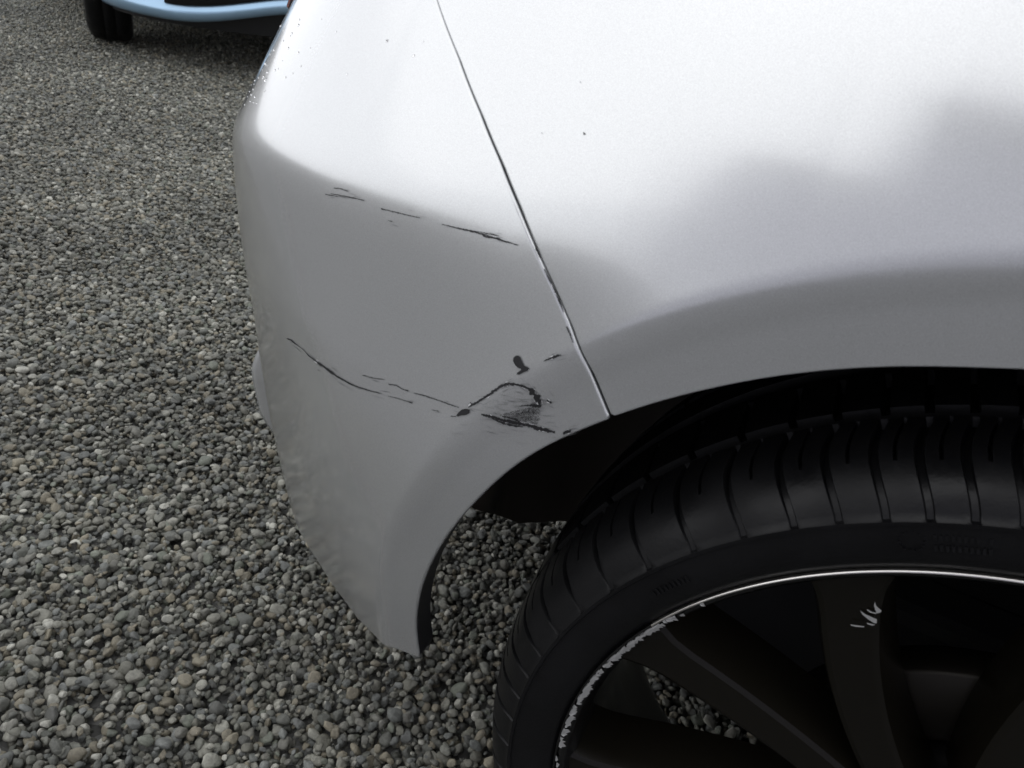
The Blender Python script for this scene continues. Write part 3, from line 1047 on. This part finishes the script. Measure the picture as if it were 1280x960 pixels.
# ------------------------------------------------------------------ blue car
def blue_car(origin, rz):
    b = empty('parked_car', origin, None, rz, label='light blue hatchback seen by its front bumper, parked behind the silver car', category='car')
    half = 0.83
    # plan outline: front half, from the centre of the nose round the right corner and back along the side (x forward, y to the left)
    def outline(inset_f, inset_s, n=26):
        L_ = []
        for i in range(n + 1):
            t = i / n
            a = t * math.pi / 2
            e = 0.70
            x = -0.60 + (0.60 - inset_f) * (math.cos(a) ** e if math.cos(a) > 1e-6 else 0.0)
            y = -(half - inset_s) * math.sin(a) ** 0.80
            L_.append((x, y))
        for x in (-0.8, -1.1, -1.5, -2.0, -2.5, -3.0, -3.4, -3.7):
            L_.append((x, -(half - inset_s)))
        L_.append((-3.85, -(half - inset_s) * 0.85))
        L_.append((-3.9, -(half - inset_s) * 0.5))
        L_.append((-3.92, 0))
        return L_
    # (z, inset front, inset side)
    prof = [(0.187, 0.050, 0.040), (0.188, 0.030, 0.026), (0.194, 0.014, 0.014), (0.206, 0.005, 0.006), (0.220, 0.000, 0.002), (0.234, 0.003, 0.0), (0.246, 0.014, 0.0), (0.36, 0.020, 0.0), (0.45, 0.010, 0.0), (0.52, 0.012, 0.0),
            (0.60, 0.05, 0.01), (0.70, 0.14, 0.03), (0.78, 0.30, 0.06), (0.84, 0.45, 0.09)]
    rows = [outline(a, c) for z, a, c in prof]
    def lift(y, z):
        return 0.085 * (1 - float(smooth(0.08, 0.62, abs(y)))) * (1 - float(smooth(0.25, 0.50, z)))
    n = len(rows[0])
    V = []
    for (z, _, _), row in zip(prof, rows):
        V += [(x, y, z + lift(y, z)) for x, y in row]
    for (z, _, _), row in zip(prof, rows):
        V += [(x, -y, z + lift(y, z)) for x, y in row]
    H = len(prof) * n
    wx = -0.75
    def hole(x, z):
        return math.hypot(x - wx, z - 0.29) < 0.33 or math.hypot(x - wx + 2.45 - 0.0, z - 0.29) < 0.33
    body, bump = [], []
    for k in range(len(prof) - 1):
        for i in range(n - 1):
            f = (k * n + i, k * n + i + 1, (k + 1) * n + i + 1, (k + 1) * n + i)
            c = sum((Vector(V[q]) for q in f), Vector()) / 4
            if abs(c.y) > half - 0.12 and hole(c.x, c.z):
                continue
            g = tuple(H + q for q in reversed(f))
            zc = c.z
            (bump if c.x > -0.45 and zc < 0.56 else body).extend([f, g])
    link('body', mesh(V, body), BLUE, b)
    bp = link('front_bumper', mesh(V, bump), BLUE, b)
    top = len(prof) - 1
    link('bonnet', mesh(V, [(top * n + i, top * n + i + 1, H + top * n + i + 1, H + top * n + i) for i in range(n - 1)]), BLUE, b)
    greenhouse(b, [(-3.7, -0.95, -0.70, 0.70, 0.83), (-3.2, -1.75, -0.56, 0.56, 1.38), (-3.0, -1.95, -0.45, 0.45, 1.45)], BLUE, GLASS)

    def inset_panel(name, a0, a1, z0, z1, mt, off, sub=12, sgn=1):
        """a panel laid on the nose between plan parameters a0..a1."""
        VV, FF = [], []
        for i in range(sub + 1):
            a = math.radians(a0 + (a1 - a0) * i / sub)
            for z in (z0, (z0 + z1) / 2, z1):
                inf = np.interp(z, [p_[0] for p_ in prof], [p_[1] for p_ in prof])
                x = -0.60 + (0.60 - inf) * abs(math.cos(a)) ** 0.70
                y = -half * math.copysign(abs(math.sin(a)) ** 0.80, math.sin(a)) * sgn
                VV.append((x + off, y * (1 + off * 0.5), z + lift(y, z)))
        for i in range(sub):
            for q in range(2):
                FF.append((i * 3 + q, (i + 1) * 3 + q, (i + 1) * 3 + q + 1, i * 3 + q + 1))
        o = link(name, mesh(VV, FF), mt, bp)
        sm = o.modifiers.new('thickness', 'SOLIDIFY')
        sm.thickness = 0.012
        sm.offset = 0
        return o
    inset_panel('lower_grille', -45, 45, 0.252, 0.45, PLASTIC_GAPSHADE, 0.004, 24)
    for q in range(5):
        inset_panel('grille_bar', -44, 44, 0.275 + q * 0.034, 0.283 + q * 0.034, GLASS, 0.012, 24)
    for sg in (-1, 1):
        inset_panel('fog_lamp_recess', 62, 78, 0.248, 0.34, PLASTIC_GAPSHADE, 0.006, 10, sg)
        inset_panel('headlamp', 44, 72, 0.58, 0.70, GLASS, 0.006, 10, sg)
    VV = []
    for z, d in ((0.165, 0.10), (0.30, 0.06)):
        VV += [(x - d, y, z) for x, y in [(q[0], -q[1]) for q in reversed(outline(0.0, 0.05)[:24])] + outline(0.0, 0.05)[1:24]]
    k = len(VV) // 2
    link('valance', mesh(VV, [(i, i + 1, k + i + 1, k + i) for i in range(k - 1)]), PLASTIC_GAPSHADE, b)
    link('underbody', box_mesh(-3.7, -0.25, -0.55, 0.55, 0.19, 0.24), UNDER, b, smooth=False)
    # wheels: narrow tyre, plain steel rim
    TY = revolve([(0.19, 0.010), (0.215, 0.0), (0.25, -0.004), (0.270, 0.004), (0.281, 0.018), (0.286, 0.035), (0.287, 0.060), (0.282, 0.062), (0.282, 0.068), (0.287, 0.070), (0.287, 0.105), (0.282, 0.107), (0.282, 0.113), (0.287, 0.115), (0.286, 0.140),
                  (0.280, 0.160), (0.262, 0.174), (0.22, 0.175), (0.19, 0.165)], 72)
    RM = revolve([(0.01, 0.03), (0.06, 0.03), (0.08, 0.04), (0.15, 0.035), (0.175, 0.02), (0.19, 0.010)], 48)
    LN = revolve([(0.325, 0.0), (0.325, 0.24), (0.05, 0.245)], 40, -5, 185)
    for x in (wx, wx - 2.45):
        for sg in (-1, 1):
            w = empty('wheel', (x, sg * (half - 0.02), 0.285), b)
            w.scale = (1, -sg, 1)
            if x == wx:
                w.rotation_euler = (0, 0, math.radians(-12))
            link('tyre', TY, TYRE, w)
            link('rim', RM, HUBMETAL, w)
            l_ = link('wheel_arch_liner', LN, LINER, b)
            l_.location = (x, sg * (half - 0.01), 0.29)
            l_.scale = (1, -sg, 1)
    return b

blue_car((-2.465, 2.643, 0.0), math.radians(-30))

# ------------------------------------------------------------------ added unseen building, shaped to put a dark reflection in the wing
STANDINWALL = mat('standin_wall_grey_blue', (0.63, 0.62, 0.70), 0.6)  # wall tone chosen for the reflected patch in the wing
STANDINROOF = mat('standin_roof_grey', (0.12, 0.12, 0.13), 0.5)
reflection_standin = empty('reflection_standin', (-1.42, -1.95, 0), label='added unseen pale grey stand-in for the dark reflection of a person in the silver wing', category='reflection_standin')
def lap_board(x0, x1):
    bw = box_mesh(x0, x1, -0.012, 0.012, 0, 0.165)
    for v in bw.vertices:                                    # lapped board: thicker at its lower edge
        if v.co.z > 0.1 and v.co.y > 0:
            v.co.y = -0.004
    return bw
BL, BS = lap_board(0.14, 5.2), lap_board(0.50, 5.2)
for i in range(15):
    o = link('standin_board', BL if i < 11 else BS, STANDINWALL, reflection_standin, smooth=False)
    o.location = (0, 0, 0.02 + i * 0.155)
link('standin_end_wall', box_mesh(0.14, 0.17, -4.0, -0.015, 0, 1.72), STANDINWALL, reflection_standin, smooth=False)
link('standin_end_wall', box_mesh(0.50, 0.53, -4.0, -0.015, 1.6, 2.36), STANDINWALL, reflection_standin, smooth=False)
link('standin_corner_board', box_mesh(0.12, 0.22, -0.02, 0.030, 0, 1.72, 0.004), STANDINWALL, reflection_standin, smooth=False)
link('standin_low_roof', box_mesh(0.12, 0.52, -4.1, 0.04, 1.725, 1.765), STANDINROOF, reflection_standin, smooth=False)  # added low step, shapes the outline of the reflected patch
link('roof', mesh([(0.47, 0.06, 2.36), (5.4, 0.06, 2.36), (5.4, -2.0, 3.1), (0.47, -2.0, 3.1), (0.47, 0.06, 2.41), (5.4, 0.06, 2.41), (5.4, -2.0, 3.16), (0.47, -2.0, 3.16),
                   (0.47, -4.2, 2.34), (5.4, -4.2, 2.34), (0.47, -4.2, 2.40), (5.4, -4.2, 2.40)],
                  [(0, 1, 2, 3), (4, 5, 6, 7), (0, 1, 5, 4), (0, 3, 7, 4), (1, 2, 6, 5), (3, 2, 9, 8), (7, 6, 11, 10), (8, 9, 11, 10), (3, 8, 10, 7), (2, 9, 11, 6)]), STANDINROOF, reflection_standin, smooth=False)  # roof of the added stand-in building
link('standin_gutter', box_mesh(0.47, 5.4, 0.062, 0.15, 2.33, 2.41, 0.02), STANDINWALL, reflection_standin, smooth=False)

# ------------------------------------------------------------------ gravel
def pebble_mesh(seed):
    r_ = np.random.default_rng(seed)
    bm = bmesh.new()
    bmesh.ops.create_icosphere(bm, subdivisions=3, radius=1.0)
    pl = r_.normal(size=(12, 3))
    pl /= np.linalg.norm(pl, axis=1, keepdims=True)
    dd = r_.uniform(0.60, 0.95, 12)
    ax = np.array([1.0, r_.uniform(0.68, 0.92), r_.uniform(0.42, 0.68)])
    for v in bm.verts:
        p = np.array(v.co)
        # worn facets: soft cut by a few planes
        sc = 1.0
        for n_, d_ in zip(pl, dd):
            c = p @ n_
            if c > d_:
                sc = min(sc, (d_ / c) ** 0.95)
        p = p * sc * ax
        v.co = p
    me = bpy.data.meshes.new('pebble')
    bm.to_mesh(me)
    bm.free()
    me.materials.append(STONE)
    me.polygons.foreach_set('use_smooth', [True] * len(me.polygons))
    return me
PEB = [pebble_mesh(100 + i) for i in range(14)]

def to_px(P):
    d = P - np.array(CAM)
    x_, y_, z_ = d @ np.array(right), d @ np.array(up), d @ np.array(fw)
    return 640 + F * x_ / z_, 480 - F * y_ / z_, z_

sp = 0.0086
X, Y = np.meshgrid(np.arange(-6.2, 0.8, sp), np.arange(-1.0, 5.4, sp * 0.9), indexing='ij')
X = X + (np.arange(X.shape[1]) % 2)[None, :] * sp * 0.5
P = np.stack([X.ravel(), Y.ravel(), np.zeros(X.size)], 1)
u_, v_, d_ = to_px(P)
pad = 180 + 260 / np.maximum(d_, 0.3)
keepm = (d_ > 0.1) & (u_ > -pad) & (u_ < 1150 + pad) & (v_ > -120) & (v_ < 960 + pad)
far = np.hypot(P[:, 0] - CAM.x, P[:, 1] - CAM.y)
keepm &= far < 6.8
keepm &= ~((P[:, 0] > -0.30) & (P[:, 1] > 1.3)) & ~((P[:, 0] > -0.7) & (P[:, 1] > 1.9))
P = P[keepm]
far = far[keepm]
thin = rng.random(len(P)) < np.where(far > 3.2, 0.75, 1.0)
P = P[thin]
N1 = len(P)
P[:, :2] += rng.normal(0, sp * 0.33, (N1, 2))
size = np.clip(rng.lognormal(math.log(0.0055), 0.30, N1), 0.0030, 0.0110)
big = rng.random(N1) < 0.012
size[big] *= 1.35
fin = rng.random(N1) < 0.13
size[fin] = rng.uniform(0.0024, 0.0042, int(fin.sum()))
und = 0.006 * np.sin(P[:, 0] * 3.1 + 1) * np.sin(P[:, 1] * 2.7) + 0.004 * np.sin(P[:, 0] * 7.3 + P[:, 1] * 5.1)
P[:, 2] = -0.006 + und * 0.5 + rng.uniform(-0.0048, 0.0042, N1)
up_layer = rng.random(N1) < 0.22
P[up_layer, 2] += 0.005
tilt = rng.normal(0, 0.38, (N1, 2))
rot = np.stack([tilt[:, 0], tilt[:, 1], rng.uniform(0, 6.283, N1)], 1)
idx = rng.integers(0, len(PEB), N1)
low = far[thin] < 2.6
PL = P[low].copy()
PL[:, :2] += rng.uniform(-0.006, 0.006, PL[:, :2].shape)
PL[:, 2] -= 0.0072
NL = len(PL)
P = np.concatenate([P, PL])
size = np.concatenate([size, np.clip(rng.lognormal(math.log(0.0058), 0.25, NL), 0.0035, 0.0095)])
rot = np.concatenate([rot, rng.uniform(-3, 3, (NL, 3))])
idx = np.concatenate([idx, rng.integers(0, len(PEB), NL)])
N1 = len(P)
print('pebbles', N1)
# the 300 that show largest are objects of their own
u_, v_, d_ = to_px(P)
vis = (u_ > 5) & (u_ < 640) & (v_ > 700) & (v_ < 955) & ((u_ < 400) | (v_ > 830)) & (P[:, 2] > -0.005)
score = np.where(vis, size / d_, 0)
top = np.argsort(-score)[:300]
protos = []
for q in top:
    o = bpy.data.objects.new('pebble', PEB[idx[q]])
    COL.objects.link(o)
    o.location = P[q]
    o.rotation_euler = rot[q]
    o.scale = (size[q],) * 3
    o.parent = ground
    protos.append(o)
rest = np.ones(N1, bool)
rest[top] = False
reps = []
for i in range(len(PEB)):
    c = [o for o in protos if o.data == PEB[i]]
    reps.append(c[0])
gm = bpy.data.meshes.new('gravel')
gm.vertices.add(int(rest.sum()))
gm.vertices.foreach_set('co', P[rest].astype(np.float32).ravel())
for nm, ty, arr in (('size', 'FLOAT', size[rest]), ('which', 'INT', idx[rest])):
    a = gm.attributes.new(nm, ty, 'POINT')
    a.data.foreach_set('value', arr)
a = gm.attributes.new('turn', 'FLOAT_VECTOR', 'POINT')
a.data.foreach_set('vector', rot[rest].astype(np.float32).ravel())
grav = link('gravel', gm, STONE, ground, smooth=False, kind='stuff')
ng = bpy.data.node_groups.new('gravel_scatter', 'GeometryNodeTree')
ng.interface.new_socket('Geometry', in_out='INPUT', socket_type='NodeSocketGeometry')
ng.interface.new_socket('Geometry', in_out='OUTPUT', socket_type='NodeSocketGeometry')
gn, gl = ng.nodes, ng.links
gi, go = gn.new('NodeGroupInput'), gn.new('NodeGroupOutput')
jn = gn.new('GeometryNodeJoinGeometry')
for o in reversed(reps):
    oi = gn.new('GeometryNodeObjectInfo')
    oi.transform_space = 'ORIGINAL'
    oi.inputs['Object'].default_value = o
    oi.inputs['As Instance'].default_value = True
    gl.new(oi.outputs['Geometry'], jn.inputs[0])

def attr(nm, ty):
    a_ = gn.new('GeometryNodeInputNamedAttribute')
    a_.data_type = ty
    a_.inputs['Name'].default_value = nm
    return a_
ip = gn.new('GeometryNodeInstanceOnPoints')
ip.inputs['Pick Instance'].default_value = True
gl.new(gi.outputs[0], ip.inputs['Points'])
gl.new(jn.outputs[0], ip.inputs['Instance'])
gl.new(attr('which', 'INT').outputs[0], ip.inputs['Instance Index'])
gl.new(attr('turn', 'FLOAT_VECTOR').outputs[0], ip.inputs['Rotation'])
gl.new(attr('size', 'FLOAT').outputs[0], ip.inputs['Scale'])
gl.new(ip.outputs[0], go.inputs[0])
md = grav.modifiers.new('scatter', 'NODES')
md.node_group = ng
